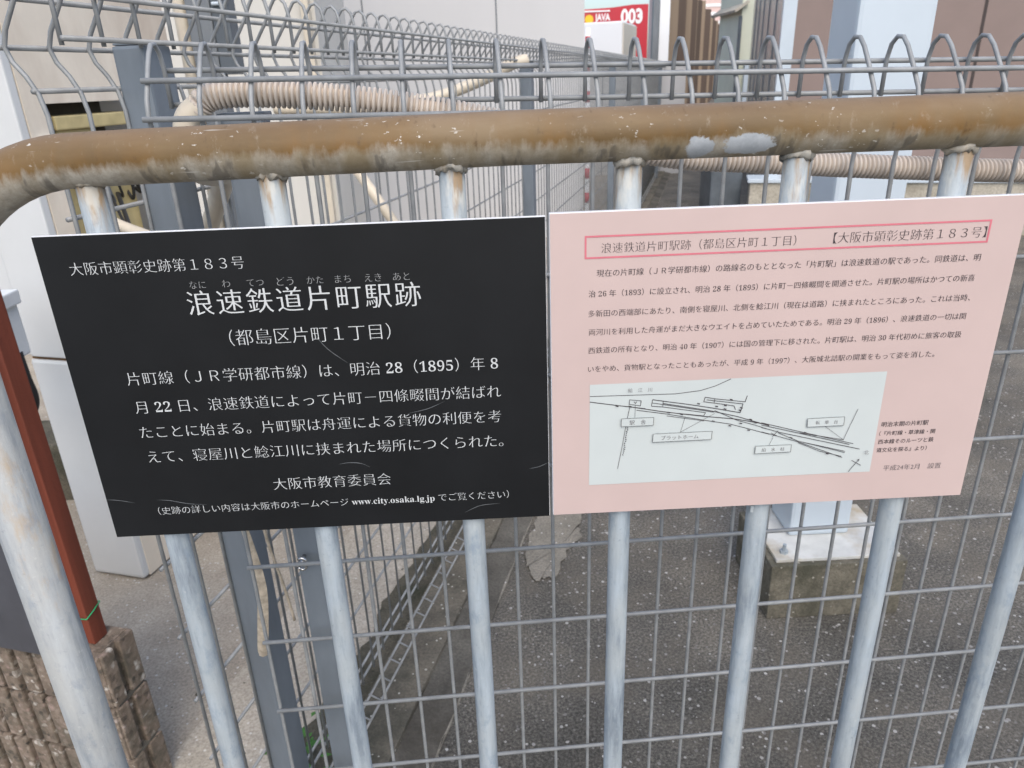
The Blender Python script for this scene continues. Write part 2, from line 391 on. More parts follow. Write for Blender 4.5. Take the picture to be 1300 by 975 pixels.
# ------------------------------------------------------------------ looped mesh fences
HALF = [(0, 1.138), (-.004, 1.158), (-.014, 1.176), (-.026, 1.190), (-.031, 1.204), (-.024, 1.220), (-.004, 1.246), (.008, 1.266), (.017, 1.278), (.026, 1.280), (.034, 1.272), (.0385, 1.254), (.039, 1.203)]
def wire_panel(place, t0, t1, pitch, prof, rows, r, rrow, tilt=0., sides=6, rung=None):
    bm = NB(); n = int((t1-t0)/pitch + .5)
    for i in range(n+1):
        t = t0 + i*pitch
        sd = sides if i < 60 else 4
        tube(bm, [place(t, u, z - tilt*(t-t0)) for u, z in prof], r, sd)
    for i in range(n+1 if rung else 0): tube(bm, [place(t0 + i*pitch, u, z) for u, z in rung], r*.8, 5)
    for u, z in rows:
        k = 1 if t1-t0 < 3 else 4
        tube(bm, [place(t0-.004 + (t1-t0+.008)*j/k, u, z - tilt*(t1-t0)*j/k) for j in range(k+1)], rrow, 8)
    return bm
def profile(half, s): return [(u, s-z) for u, z in half[::-1]] + half

fence = thing('mesh_fence', 'long grey looped wire mesh fence on slate posts running away into the distance', 'fence', loc=A0, rz=-AZ)
SA = 1.118
rowsA = [(-.0070, 1.162), (-.0365, 1.204), (-.0105, 1.247), (.0445, 1.249), (.0445, 1.209)]
rowsA += [(-.006, -.03), (-.006, -.062), (.012, -.098), (.036, -.110)] + [(-.006, .573+.115*k) for k in range(-4, 5)]
o = link('wire_panel', wire_panel(FA, .224, 15.9, .056, [(0, -.068)] + HALF, rowsA, .0025, .0028, rung=((.010, -.093), (.024, -.099), (.038, -.105))), 'wire', smooth=True)
local(o, A0, -AZ); o.parent = fence; o.matrix_parent_inverse = Matrix(); o.location = (0, 0, 0); o.rotation_euler = (0, 0, 0)
first = None
for i, t in enumerate((.362, 2.33, 4.85, 7.35, 9.9, 12.4)):
    if first is None:
        bm = NB(); box(bm, (-.021, -.024, G), (.021, .024, 1.207), .004)
        box(bm, (-.0195, -.0225, 1.2072), (.0195, .0225, 1.2095), .001)
        first = link('post', bm, 'fence_post', fence); q = first
    else:
        q = first.copy(); COL.objects.link(q); q.parent = fence
    q.location = (.018, t, 0)

TB = .0597; B0 = Vector((-.381, .204, 0)); DB_ = Vector((math.cos(TB), math.sin(TB), 0)); NB_ = Vector((-math.sin(TB), math.cos(TB), 0))
def FB(t, v, z): return B0 + DB_*t + NB_*v + Vector((0, 0, z))
cross = thing('mesh_fence', 'near grey looped wire mesh fence standing right behind the stained pipe barrier', 'fence', loc=B0, rz=TB)
HALFB = [(0, 1.070), (-.003, 1.092), (-.012, 1.108), (-.024, 1.120), (-.028, 1.134), (-.023, 1.150), (-.006, 1.174), (.008, 1.192), (.019, 1.2015), (.030, 1.2025), (.040, 1.195), (.0455, 1.180), (.047, 1.140)]
SB = 1.05
rowsB = [(-.0335, 1.133), (-.0165, 1.168), (.0525, 1.178), (.0525, 1.144)]
rowsB += [(u, SB-z) for u, z in rowsB[:2]] + [(-.005, .58+.125*k) for k in range(-4, 4)]
o = link('wire_panel', wire_panel(FB, 0, 1.6, .05, profile(HALFB, SB), rowsB, .0025, .0028, tilt=.019, sides=8), 'wire', smooth=True)
local(o, B0, TB); o.parent = cross; o.location = (0, 0, 0); o.rotation_euler = (0, 0, 0)
bm = NB(); box(bm, (-.0225, -.02, G), (.0225, .02, 1.128), .004); box(bm, (-.0245, -.022, 1.1285), (.0245, .022, 1.134), .002)
p1 = link('post', bm, 'fence_post', cross); p1.location = (.076, .042, 0)
p2 = p1.copy(); COL.objects.link(p2); p2.parent = cross; p2.location = (1.55, .042, 0)
# hook bolt that holds the panel to the post
bm = NB(); tube(bm, [(.006*math.cos(a), -.012-.0*a, .009*math.sin(a)) for a in [R(x) for x in range(-150, 140, 20)]], .0022, 8)
tube(bm, [(0, -.010, .0), (0, .006, 0)], .0028, 8)
hk = link('hook_bolt', bm, 'steel', p1, smooth=True); hk.location = (-.010, -.0335, .578)

# ------------------------------------------------------------------ pipe barrier
barrier = thing('pipe_barrier', 'galvanised pipe barrier with a stained brown top rail carrying the two signboards', 'barrier', loc=(-.07, .02, G))
def to_parent(o, par):
    o.data.transform(Matrix.Translation(-par.location)); o.parent = par; return o
RAILZ, RR = 1.1135, .0213
def bend(x, zc, r, a0, a1, n, sgn=1): return [(x+sgn*r*math.cos(R(a0+(a1-a0)*k/n)), .02, zc+r*math.sin(R(a0+(a1-a0)*k/n))) for k in range(n+1)]
path = [(-.517, .02, G+0.), (-.517, .02, .4), (-.517, .02, .8)] + bend(-.377, RAILZ-.14-.004, .14, 180, 92, 16)
xs = [-.33+.05*k for k in range(0, 31)]
path += [(x, .02, RAILZ-.003+.0035*min(1, (x+.33)/.3) if x < 0 else RAILZ+.0005) for x in xs]
path += bend(1.32, RAILZ-.14+.0005, .14, 88, 0, 14) + [(1.46, .02, .5), (1.46, .02, G)]
isp = [i for i, p in enumerate(path) if p[2] > .93]
def rail_piece(pts, lay=True):
    bm = NB(); l = bm.verts.layers.float.new('around'); tube(bm, pts, RR, 40, lay=l); return bm
i0, i1 = isp[0], isp[-1]
# the tube is one bent piece; the brown film covers the top run and fades out down the bend
me = link('top_rail', rail_piece(path[i0-1:i1+2] if False else [ (-.517, .02, .93)] + path[i0:i1+1] + [(1.46, .02, .93)]), 'rail', smooth=True); to_parent(me, barrier)
# object coordinates of the rail are world coordinates less the barrier's origin: shift the patches with it
for nd in M['rail'].node_tree.nodes:
    if nd.type == 'MATH' and nd.operation == 'SUBTRACT' and nd.inputs[0].is_linked and nd.inputs[0].links[0].from_node.type == 'SEPXYZ':
        nd.inputs[1].default_value -= barrier.location.x if nd.inputs[0].links[0].from_socket.name == 'X' else barrier.location.z
pl = NB(); tube(pl, [(-.517, .02, .9305), (-.517, .02, G)], RR, 32); to_parent(link('end_post', pl, 'zinc_post', smooth=True), barrier)
pl = NB(); tube(pl, [(1.46, .02, .9305), (1.46, .02, G)], RR, 32); to_parent(link('end_post', pl, 'zinc_post', smooth=True), barrier)
pl = NB(); tube(pl, [(-.496, .02, G+.1), (1.439, .02, G+.1)], .014, 24); to_parent(link('bottom_rail', pl, 'zinc', smooth=True), barrier)
BARX = [-.372, -.225, -.078, .0685, .2085, .3455, .489, .632, .776, .92, 1.063, 1.207, 1.35]
for i, x in enumerate(BARX):
    bm = NB(); tube(bm, [(0, 0, G+.112), (0, 0, .3), (0, 0, .7), (0, 0, RAILZ-.016)], .0108, 24)
    b = link('bar', bm, 'zinc', barrier, smooth=True); b.location = (x+.07, 0, -G)
    # lumpy weld bead under the rail
    wb = NB(); ang = 26
    rings = []
    for k in range(ang):
        a = 2*math.pi*k/ang; ring = []
        zs = RAILZ - math.sqrt(max(0, RR**2 - (.0115*math.sin(a))**2))
        for j in range(8):
            c = 2*math.pi*j/8; nn = noise.noise(Vector((math.cos(a)*3.4+i*7, math.sin(a)*3.4, j*.7))) + .7*noise.noise(Vector((math.cos(a)*9+i*3, math.sin(a)*9, j*1.9)))
            rr = max(.0007, .0028*(1+1.25*nn)); q = .0110 + rr*math.cos(c)
            ring.append(wb.verts.new((q*math.cos(a), q*math.sin(a), zs - .0008 + rr*1.25*math.sin(c))))
        rings.append(ring)
    for a_, b_ in zip(rings, rings[1:]+rings[:1]):
        for j in range(8): wb.faces.new((a_[j], a_[(j+1) % 8], b_[(j+1) % 8], b_[j]))
    link('weld', wb, 'weld', b, smooth=True)

# ------------------------------------------------------------------ the two signboards
def serif(text):
    out = ''
    for ch in text:
        if '0' <= ch <= '9': out += chr(0x1D7CE + ord(ch) - 48)
        elif 'a' <= ch <= 'z': out += chr(0x1D41A + ord(ch) - 97)
        else: out += ch
    return out
def glyph_mesh(text, style, spacing=1.):
    cu = bpy.data.curves.new('lettering', 'FONT'); cu.body = text; cu.size = 1; cu.resolution_u = 3; cu.space_character = spacing
    ob = bpy.data.objects.new('lettering', cu); COL.objects.link(ob)
    dg = bpy.context.evaluated_depsgraph_get()
    c2 = ob.evaluated_get(dg).to_curve(dg, apply_modifiers=False).copy()
    ob.to_curve_clear()
    bpy.data.objects.remove(ob)
    kx, ky = style          # stroke shift: verticals by kx, horizontals by ky (a Mincho face has thin horizontals)
    for sp in c2.splines:
        # the serif digits' outlines run the other way round
        code = ord(text[sp.character_index])
        kx, ky = ((-.021, -.003) if code >= 0x1D7CE else (-.008, -.001)) if code > 0x1D000 else style
        pts = sp.bezier_points; n = len(pts)
        area = sum(pts[i].co.x*pts[(i+1) % n].co.y - pts[(i+1) % n].co.x*pts[i].co.y for i in range(n))
        new = []
        for i in range(n):
            p = pts[i]
            def seg(d):
                return Vector((d.x, d.y)).normalized() if Vector((d.x, d.y)).length > 1e-7 else Vector((0, 0))
            a = seg(p.co - p.handle_left); b = seg(p.handle_right - p.co)
            if a.length == 0: a = seg(p.co - pts[i-1].co)
            if b.length == 0: b = seg(pts[(i+1) % n].co - p.co)
            # miter: each side's normal moves by its own amount
            na, nb = Vector((a.y, -a.x)), Vector((b.y, -b.x))
            oa = -(kx*na.x*na.x + ky*na.y*na.y); ob_ = -(kx*nb.x*nb.x + ky*nb.y*nb.y)
            det = na.x*nb.y - na.y*nb.x
            if abs(det) > .35: sx = (oa*nb.y - ob_*na.y)/det; sy = (na.x*ob_ - nb.x*oa)/det
            else:
                m = (na+nb).normalized(); q = (oa+ob_)/2; sx, sy = m.x*q, m.y*q
            new.append(Vector((sx, sy, 0)))
        # outline direction: the filled side is on the right of clockwise outer outlines
        for p, s in zip(pts, new):
            p.handle_left_type = p.handle_right_type = 'FREE'
            hl, hr = p.handle_left.copy(), p.handle_right.copy()
            p.co = p.co + SGN*s; p.handle_left = hl + SGN*s; p.handle_right = hr + SGN*s
    c2.dimensions = '2D'; c2.fill_mode = 'BOTH'; c2.resolution_u = 3; c2.extrude = 0
    ob = bpy.data.objects.new('lettering', c2); COL.objects.link(ob)
    dg = bpy.context.evaluated_depsgraph_get()
    me = bpy.data.meshes.new_from_object(ob.evaluated_get(dg))
    bpy.data.objects.remove(ob)
    return me
SGN = 1
MINCHO = (.009, .0195); KAISHO = (.001, .010); GOTHIC = (-.006, -.004); SMALL = (.0, .009); FINE = (.010, .017); TINY = (.016, .021); PLAIN = (.002, .008)
def lettering(text, u0, u1, v, parent, m, style=MINCHO, y=-.0009, aspect=1.0, name='text_line', depth=0, spacing=1.):
    """one printed line: u0..u1 across the board and v its middle, in millimetres from the board's top corner"""
    if m.startswith('ink') and style != PLAIN: text = serif(text)
    me = glyph_mesh(text, style, spacing)
    xs = [q.co.x for q in me.vertices]; ys = [q.co.y for q in me.vertices]
    k = (u1-u0)/1000/(max(xs)-min(xs)); x0 = min(xs)
    ky = k*aspect; yc = .36 if depth == 0 else (min(ys)+max(ys))/2
    for q in me.vertices:
        x, z = q.co.x, q.co.y
        q.co = ((x-x0)*k + u0/1000, y, (z-yc)*ky + v/1000)
    me.materials.clear(); me.materials.append(M[m])
    o = bpy.data.objects.new(name, me); COL.objects.link(o); o.parent = parent
    return o
def stroke(bm, pts, wd, y):
    """flat printed line of width wd (mm) through points in mm"""
    P = [Vector((a/1000, 0, b/1000)) for a, b in pts]; h = wd/2000; L_, R_ = [], []
    closed = (P[0]-P[-1]).length < 1e-6
    for i, p in enumerate(P):
        a = P[i-1] if i else (P[-2] if closed else None); b = P[i+1] if i < len(P)-1 else (P[1] if closed else None)
        d1 = (p-a).normalized() if a is not None else None; d2 = (b-p).normalized() if b is not None else None
        d1 = d1 or d2; d2 = d2 or d1
        n1, n2 = Vector((-d1.z, 0, d1.x)), Vector((-d2.z, 0, d2.x)); mm = n1+n2
        mm = n1 if mm.length < .3 else mm.normalized()
        s = h/max(.4, mm.dot(n1))
        L_.append(bm.verts.new((p.x+mm.x*s, y, p.z+mm.z*s))); R_.append(bm.verts.new((p.x-mm.x*s, y, p.z-mm.z*s)))
    for i in range(len(P)-1): bm.faces.new((L_[i], L_[i+1], R_[i+1], R_[i]))
def quad(bm, pts, y):
    bm.faces.new([bm.verts.new((a/1000, y, b/1000)) for a, b in pts])

SZ = 1.0534; SH = .2905
black = thing('signboard', 'black signboard with white Japanese lettering fixed to the pipe barrier', 'signboard', loc=(-.002, .0055, SZ))
bm = NB(); box(bm, (-.4195, 0, -SH), (-.0005, .003, 0), .0006); link('board', bm, 'board_core', black)
bm = NB(); box(bm, (-.4190, -.0006, -SH+.0004), (-.0010, .0, -.0009)); link('face', bm, 'black', black)
for a in [("大阪市顕彰史跡第１８３号", -395.1, -252.2, -28.4), ("（都島区片町１丁目）", -276, -137.0, -93.9),
    ("片町線（ＪＲ学研都市線）は、明治 28（1895）年 8", -371.7, -45, -127.9), ("月 22 日、浪速鉄道によって片町－四條畷間が結ばれ", -370.8, -43.4, -155.4),
    ("たことに始まる。片町駅は舟運による貨物の利便を考", -372.0, -44.0, -180.2), ("えて、寝屋川と鯰江川に挟まれた場所につくられた。", -370.4, -43.1, -205.4),
    ("大阪市教育委員会", -261.1, -151.1, -240.3)]:
    lettering(*a, black, 'ink_white')
lettering("（史跡の詳しい内容は大阪市のホームページ www.city.osaka.lg.jp でご覧ください）", -373.7, -39.9, -263.3, black, 'ink_white', FINE)
lettering("浪速鉄道片町駅跡", -305.4, -108.1, -61.9, black, 'ink_white', KAISHO, name='title_line', aspect=1.0, spacing=1.12)
for a in [("なに", -300.5, -286.9), ("わ", -273.4, -266.8), ("てつ", -252.6, -238.8), ("どう", -227.7, -213.9), ("かた", -202.7, -188.9), ("まち", -179.1, -165.9), ("えき", -154.0, -140.1), ("あと", -130.2, -116.2)]:
    lettering(*a, -45.8, black, 'ink_pale', TINY, name='reading_aid')
for pts in ([(-418.6, -248.1), (-407.1, -249.6), (-393.3, -253.0)], [(-372.5, -250.8), (-360.5, -252.3), (-343.1, -256.8), (-327.2, -258.5)], [(-197.3, -222.0), (-187.6, -220.9), (-176.8, -222.3), (-168.4, -226.9)],
            [(-19.7, -236.6), (-9.9, -234.6), (-1.6, -230.9)], [(-129.0, -173.2), (-110.8, -169.4), (-93.9, -162.4)], [(-83.4, -281.5), (-67.8, -274.5), (-48.6, -273.0)], [(-203.3, -93.0), (-192.9, -107.8), (-177.2, -121.6)]):
    S = spline([(a, 0, b) for a, b in pts], 6); bm = NB(); n = len(S); Lr = []
    for i, p in enumerate(S):
        d = (S[min(i+1, n-1)]-S[max(i-1, 0)]).normalized(); wd = .32*math.sin(math.pi*(i+.2)/(n-.6))+.04
        nn = Vector((-d.z, 0, d.x))*wd/1000
        q = Vector((p.x/1000, -.00085, p.z/1000)); Lr.append((bm.verts.new(q+nn), bm.verts.new(q-nn)))
    for (a, b), (c, d) in zip(Lr, Lr[1:]): bm.faces.new((a, c, d, b))
    link('scratch', bm, 'scratch', black)

pink = thing('signboard', 'pale pink signboard with dark Japanese text and a white railway track map', 'signboard', loc=(0, .0055, SZ+.0022))
PW = .403
bm = NB(); box(bm, (.0003, -.0022, -SH), (PW, .003, 0), .0006); link('board', bm, 'board_core', pink)
bm = NB(); box(bm, (.0009, -.0028, -SH+.0004), (PW-.0005, -.0022, -.0007)); link('face', bm, 'pink', pink)
FY = -.0031
bm = NB(); stroke(bm, [(30.5, -20.5), (373.5, -20.5), (373.5, -38.5), (30.5, -38.5), (30.5, -20.5)], 1.6, FY); link('heading_frame', bm, 'ink_red', pink)
lettering("浪速鉄道片町駅跡（都島区片町１丁目）", 43.9, 208.7, -30.7, pink, 'ink_dark', MINCHO, FY)
lettering("【大阪市顕彰史跡第１８３号】", 240.4, 371.5, -30.2, pink, 'ink_dark', MINCHO, FY)
for a in [("現在の片町線（ＪＲ学研都市線）の路線名のもととなった「片町駅」は浪速鉄道の駅であった。同鉄道は、明", 40.1, 371.2, -50.3),
    ("治 26 年（1893）に設立され、明治 28 年（1895）に片町－四條畷間を開通させた。片町駅の場所はかつての新喜", 33.4, 369.9, -68.2),
    ("多新田の西端部にあたり、南側を寝屋川、北側を鯰江川（現在は道路）に挟まれたところにあった。これは当時、", 33.2, 369.7, -85.9),
    ("両河川を利用した舟運がまだ大きなウエイトを占めていたためである。明治 29 年（1896）、浪速鉄道の一切は関", 33.7, 369.3, -102.9),
    ("西鉄道の所有となり、明治 40 年（1907）には国の管理下に移された。片町駅は、明治 30 年代初めに旅客の取扱", 33.5, 368.8, -119.9),
    ("いをやめ、貨物駅となったこともあったが、平成 9 年（1997）、大阪城北詰駅の開業をもって姿を消した。", 33.3, 347.8, -137.6)]:
    lettering(a[0], a[1], a[2], a[3]-1.6, pink, 'ink_dark', SMALL, FY)
for t_, a, b, v_ in [("明治末期の片町駅", 310.6, 355.3, -206.4), ("（『片町線・草津線・関", 310.0, 363.5, -215.9), ("西本線そのルーツと鉄", 310.2, 363.8, -224.7), ("道文化を探る』より）", 310.2, 358.7, -233.6)]:
    lettering(t_, a, b, v_-2, pink, 'ink_dark', GOTHIC, FY)
lettering("平成24年2月　設置", 320.0, 376.3, -255.5, pink, 'ink_grey', PLAIN, FY)
bm = NB(); quad(bm, [(35.1, -258.5), (307, -258.5), (307, -154.3), (35.1, -154.3)][::1], FY); mp = link('map', bm, 'map_white', pink)
MY = FY-.0003
bm = NB()
T = [([(35.2, -165.7), (63.9, -166.1), (113.1, -166.9), (136.2, -164.8), (149.6, -160.9), (163.4, -154.6)], .55),
 ([(35.2, -171.2), (61.7, -176.1), (86.5, -180.4)], .75), ([(69.9, -177.3), (103.3, -184.4), (141.3, -191.0), (171.2, -195.2), (203.3, -202.9)], .8),
 ([(78.3, -181.5), (106.2, -186.8), (141.7, -194.9), (166.1, -200.1), (183.7, -205.8), (204.5, -212.8)], .6), ([(106.3, -188.7), (141.7, -195.6)], .5),
 ([(92.6, -171.6), (102.6, -173.6), (124.9, -177.8), (148.9, -182.9), (174.8, -188.9)], .75), ([(91.9, -178.1), (102.9, -179.5), (142.4, -187.2), (140.9, -190.4), (117.3, -186.6)], .6),
 ([(92.6, -171.6), (91.9, -178.1)], .5), ([(102.6, -173.6), (102.4, -178.9)], .5), ([(102.7, -175.9), (145.0, -185.0), (172.3, -192.6), (203.4, -203.7)], .7), ([(92.3, -174.8), (120, -180.6), (150, -187)], .55),
 ([(150.6, -185.3), (172.8, -196.6), (189.0, -202.1), (203.9, -207.7)], .55), ([(170.2, -185.5), (168.4, -181.6), (158.4, -179.5), (140.0, -176.0), (141.0, -171.5), (150.1, -173.5), (178.5, -178.0), (179.9, -171.9)], .6),
 ([(142.6, -174.2), (176.6, -180.0), (174.8, -188.9)], .6), ([(150.1, -173.5), (149.6, -177.8)], .5),
 ([(123.8, -190.1), (120.1, -206), (150.9, -188.4)], .3), ([(76.9, -176.1), (77.0, -188.9)], .3), ([(71.6, -170.6), (82.3, -172.2), (81.7, -177.1), (71.2, -175.1), (71.6, -170.6)], .5),
 ([(75.6, -172.6), (77, -174.6), (78, -172.8)], .5), ([(72.0, -177.4), (70.1, -188.9)], .45), ([(68.8, -197.2), (66.2, -215.9), (62.1, -241.7)], .4),
 ([(195.5, -200.1), (231.3, -210.8), (286.1, -226.8)], .6), ([(195.8, -202.5), (237.5, -214.3), (282.5, -227.4)], .6), ([(196.1, -204.9), (214.1, -211.1), (293.0, -232.9)], .6),
 ([(196.7, -209.7), (205.6, -212.6), (232.8, -222.1), (277.4, -241.1)], .55), ([(212.6, -211.4), (232.7, -221.3), (279.3, -234.6)], .55), ([(232.9, -212.5), (276.5, -222.2)], .55),
 ([(233.0, -223.0), (254.8, -233.2), (276.5, -239.7)], .5), ([(232.7, -221.3), (250, -226.5), (279.3, -236)], .5), ([(275.8, -222.1), (285.1, -190.7)], .4), ([(255.8, -206.4), (275.8, -222.1)], .3), ([(208.2, -215.9), (205.2, -223.9)], .3),
 ([(285.6, -257), (294.2, -243.7)], .55), ([(286.9, -244.6), (296.8, -250.6)], .55), ([(292.3, -244.6), (294.2, -243.7), (294.0, -246.2)], .4), ([(205.4, -211.0), (211.6, -214.5)], .5), ([(212.3, -209.0), (207.4, -215.1)], .5)]
for k, (pts, wd) in enumerate(T): stroke(bm, pts, wd, MY-.00002*k)
for k in range(15):                      # the dotted footpath beside the road
    f = k/14; stroke(bm, [(69.9-3.2*f+.5*math.sin(k*2.1), -198.2-28*f), (70.5-3.2*f+.6*math.sin(k*1.3), -199.3-28*f)], .8, MY-.001)
for k, (a, b) in enumerate([(135, -177.5), (152, -181), (160, -184), (185, -196), (166, -201.5), (150, -196), (184, -207), (60, -176.2), (108, -185), (120, -187.5), (165, -174.8), (160, -180.5), (238, -212.4), (248, -215.6), (262, -236), (225, -217), (72, -177), (175, -183.5), (174, -186), (176, -199.5), (190, -199.5)]):
    stroke(bm, [(a-1.3, b+.5), (a+1.3, b-.3)], 1.1, MY-.0011-.00001*k)   # points, signals and small marks along the tracks
link('map_drawing', bm, 'ink_dark', mp)
for k, pts in enumerate(([(64.4, -188.9), (94.3, -189.0), (94.0, -197.0), (64.3, -196.9)], [(94.4, -206.1), (149.7, -206.0), (149.3, -214.5), (94.1, -214.7)], [(238.5, -197.7), (273.2, -197.5), (273.5, -206.4), (239.0, -206.4)], [(192.2, -224), (226.2, -224.2), (226.2, -231.8), (192, -232)])):
    bm = NB(); quad(bm, pts[::-1], MY-.0013); link('name_box', bm, 'map_white', mp)
    bm = NB(); stroke(bm, pts+pts[:1], .35, MY-.0015); link('box_outline', bm, 'ink_dark', mp)
for t_, a, b, v_ in [("鯰　江　川", 69.7, 91.5, -160.9), ("駅　舎", 71.9, 87.0, -193.2), ("プラットホーム", 101.9, 137.0, -210.6), ("給　水　柱", 198.3, 220.1, -228.3), ("転　車　台", 246.5, 267.3, -202.2), ("北", 297.4, 302.1, -236.3)]:
    lettering(t_, a, b, v_, mp, 'ink_grey', (.004, .01), MY-.0016, name='place_name', depth=1)
# small clip behind the pink board's lower edge
bm = NB(); box(bm, (.197, .0032, -SH-.012), (.2, .006, -SH+.02)); box(bm, (.197, .0032, -SH-.004), (.222, .005, -SH+.02)); link('clip', bm, 'zinc', pink)

# ------------------------------------------------------------------ left: enamel cabinet, duct cover, block wall, pole
K = Vector((-1.114, 1.221, 0)); FK = Matrix(((NRM.x, D.x, 0, K.x), (NRM.y, D.y, 0, K.y), (0, 0, 1, 0), (0, 0, 0, 1)))  # x across to the right, y away
cab = thing('outdoor_heater_unit', 'tall white and cream enamel outdoor unit with an open valve recess behind the mesh fence', 'heater', loc=(K.x, K.y, G), rz=-AZ)
def kpart(name, bm, m, par=cab, smooth=False):
    o = link(name, bm, m, par, smooth); o.data.transform(Matrix.Translation((0, 0, -G)) if par is cab else Matrix()); return o
W_ = .179
bm = NB()                                              # front skins, lower and upper, with a seam between
box(bm, (-W_, -.002, -.180), (-.0025, .034, .510), .010); kpart('lower_front_panel', bm, 'cabinet')
bm = NB(); box(bm, (-W_+.012, -.004, .518), (-.001, .02, 1.75), .004); kpart('upper_front_panel', bm, 'cabinet')
bm = NB(); box(bm, (-W_-.16, .006, .518), (-W_+.008, .04, 1.75), .004); kpart('side_front_panel', bm, 'cabinet')
bm = NB(); box(bm, (-W_+.005, .004, .509), (-.006, .02, .519)); kpart('seam', bm, 'rust_line')
bm = NB(); R0, R1, Z0, Z1 = .085, .37, .775, 1.137       # side skin with the recess cut out of it
for lo, hi in (((-.02, .022, -.180), (0, R0, 1.75)), ((-.02, R1, -.180), (0, .575, 1.75)), ((-.02, R0, -.180), (0, R1, Z0)), ((-.02, R0, Z1), (0, R1, 1.75))): box(bm, lo, hi)
bmesh.ops.remove_doubles(bm, verts=bm.verts, dist=1e-5)
kpart('side_panel', bm, 'cabinet_side')
bm = NB(); box(bm, (-W_+.004, .021, -.16), (-.122, .57, 1.75)); kpart('body', bm, 'cabinet')
for x in (-.17, -.04):
    for y in (.05, .5): bm = NB(); box(bm, (x, y, G+.012), (x+.03, y+.05, -.176)); kpart('foot', bm, 'recess_dark')
bm = NB(); box(bm, (-.12, R0+.002, Z0), (-.10, R1-.002, Z1)); box(bm, (-.10, R0+.001, Z0), (-.021, R0+.004, Z1)); box(bm, (-.1, R0+.005, Z1), (-.021, R1, Z1+.01)); kpart('recess_back', bm, 'recess_dark')
bm = NB(); box(bm, (-.098, R0+.03, .775), (-.045, R1-.004, .984), .003); kpart('valve_plate', bm, 'valve_plate')
bm = NB(); box(bm, (-.09, R0+.03, .985), (-.018, R0+.16, 1.0745), .004); kpart('valve_body', bm, 'valve_plate')
bm = NB(); tube(bm, [(-.03, R0+.128, 1.035), (-.0165, R0+.128, 1.035)], .012, 16); kpart('port', bm, 'rubber')
bm = NB(); box(bm, (-.098, R0+.02, 1.075), (-.004, R1+.02, 1.108), .004); kpart('valve_lid', bm, 'valve_plate')
for i in range(6):
    y = R0+.07+i*.036; bm = NB(); x = -.03
    tube(bm, spline([(x-.02, y, 1.06), (x+.012, y+.004, .99), (x+.018, y+.012+.01*math.sin(i*2), .92), (x+.004, y+.03, .885+.012*math.sin(i*3)), (x-.02, y+.04, .90)], 6), .0035+.001*(i % 3), 8)
    kpart('cable', bm, 'rubber' if i != 2 else 'mid_grey', smooth=True)
bm = NB(); tube(bm, spline([(-.03, R0+.05, .99), (-.018, R0+.075, .93), (-.016, R0+.115, .885), (-.03, R0+.14, .86)], 6), .010, 10); kpart('hose', bm, 'mid_grey', smooth=True)
bm = NB(); box(bm, (-.012, .035, 1.025), (.012, .085, 1.065), .006); kpart('corner_pad', bm, 'white_plastic')

dcv = thing('duct_cover', 'white plastic duct cover with a black ribbed drain hose beside the cabinet', 'duct cover', loc=(-1.16, 1.0, 0))
bm = NB(); box(bm, (-.10, -.03, .605), (.036, .04, .748), .006); box(bm, (-.10, -.034, .725), (.048, .04, .757), .004); link('cover', bm, 'white_plastic', dcv)
bm = NB(); P = spline([(.026, .0, .62), (.028, .0, .56), (.022, .01, .49), (-.03, .02, .42), (-.12, .03, .30), (-.16, .03, G+.02)], 30)
tube(bm, P, .014, 12, radii=[.0120+.0018*(i % 2) for i in range(len(P))]); link('drain_hose', bm, 'rubber', dcv, smooth=True)

# split-face block wall (one thing); its end stands nearest
bw = thing('block_wall', 'low ribbed split face concrete block wall end at the bottom left', 'wall', loc=(-.802, .473, G), rz=-AZ)
bm = NB()
ribs = []
for ci, (z0, z1) in enumerate(((G, -.065), (-.06, .070), (.075, .2))):
    x = 0; k = 0
    box(bm, (-1.4, .014, z0), (-.006, .078, z1))
    while x > -1.36:
        wd = .031+.003*random.random()
        box(bm, (x-wd, -.004*random.random(), z0+.001), (x, .016, z1-.001), .004); x -= wd+.011
    for y0, y1 in ((.0, .030), (.044, .082)): box(bm, (-.03, y0+.001, z0+.0015), (.004+.002*random.random(), y1, z1-.0015), .003)
o = link('block_wall_body', bm, 'ribbed', bw); o.name = 'blocks'; o.data.transform(Matrix.Translation((0, 0, -G)))
bm = NB(); box(bm, (-1.38, .010, -.068), (.001, .074, -.057)); box(bm, (-1.38, .010, .067), (.001, .074, .078)); o = link('mortar', bm, 'gutter', bw); o.data.transform(Matrix.Translation((0, 0, -G)))

pole = tag(link('timber_pole', box(NB(), (-.017, -.016, .2005), (.017, .016, 1.5), .002), 'red_wood'), 'red brown painted timber pole standing on the ribbed block wall', 'pole')
pole.data.transform(Matrix.Translation((0, 0, -.2))); pole.location = (-.836, .528, .2); pole.rotation_euler = (0, 0, -AZ)
st = NB(); h = .0184; zz = .262
tube(st, [(-h, -h, zz), (0, -h-.0005, zz-.001), (h, -h, zz), (h+.0005, 0, zz+.006), (h, h, zz+.013), (-h, h, zz+.01), (-h, -h, zz)], .0012, 6)
st = tag(link('string', st, 'string', smooth=True), 'thin green string tied round the red brown pole', 'string')
st.data.transform(Matrix.Translation((0, 0, -zz))); st.location = (-.836, .528, zz); st.rotation_euler = (0, 0, -AZ)
bx = tag(link('storage_box', box(NB(), (-.26, -.005, .2005), (0, .085, .78), .004), 'dark_box'), 'dark grey plastic box standing on the ribbed block wall behind the end post', 'box')
bx.data.transform(Matrix.Translation((0, 0, -.2))); bx.location = (-.868, .478, .2); bx.rotation_euler = (0, 0, -AZ)

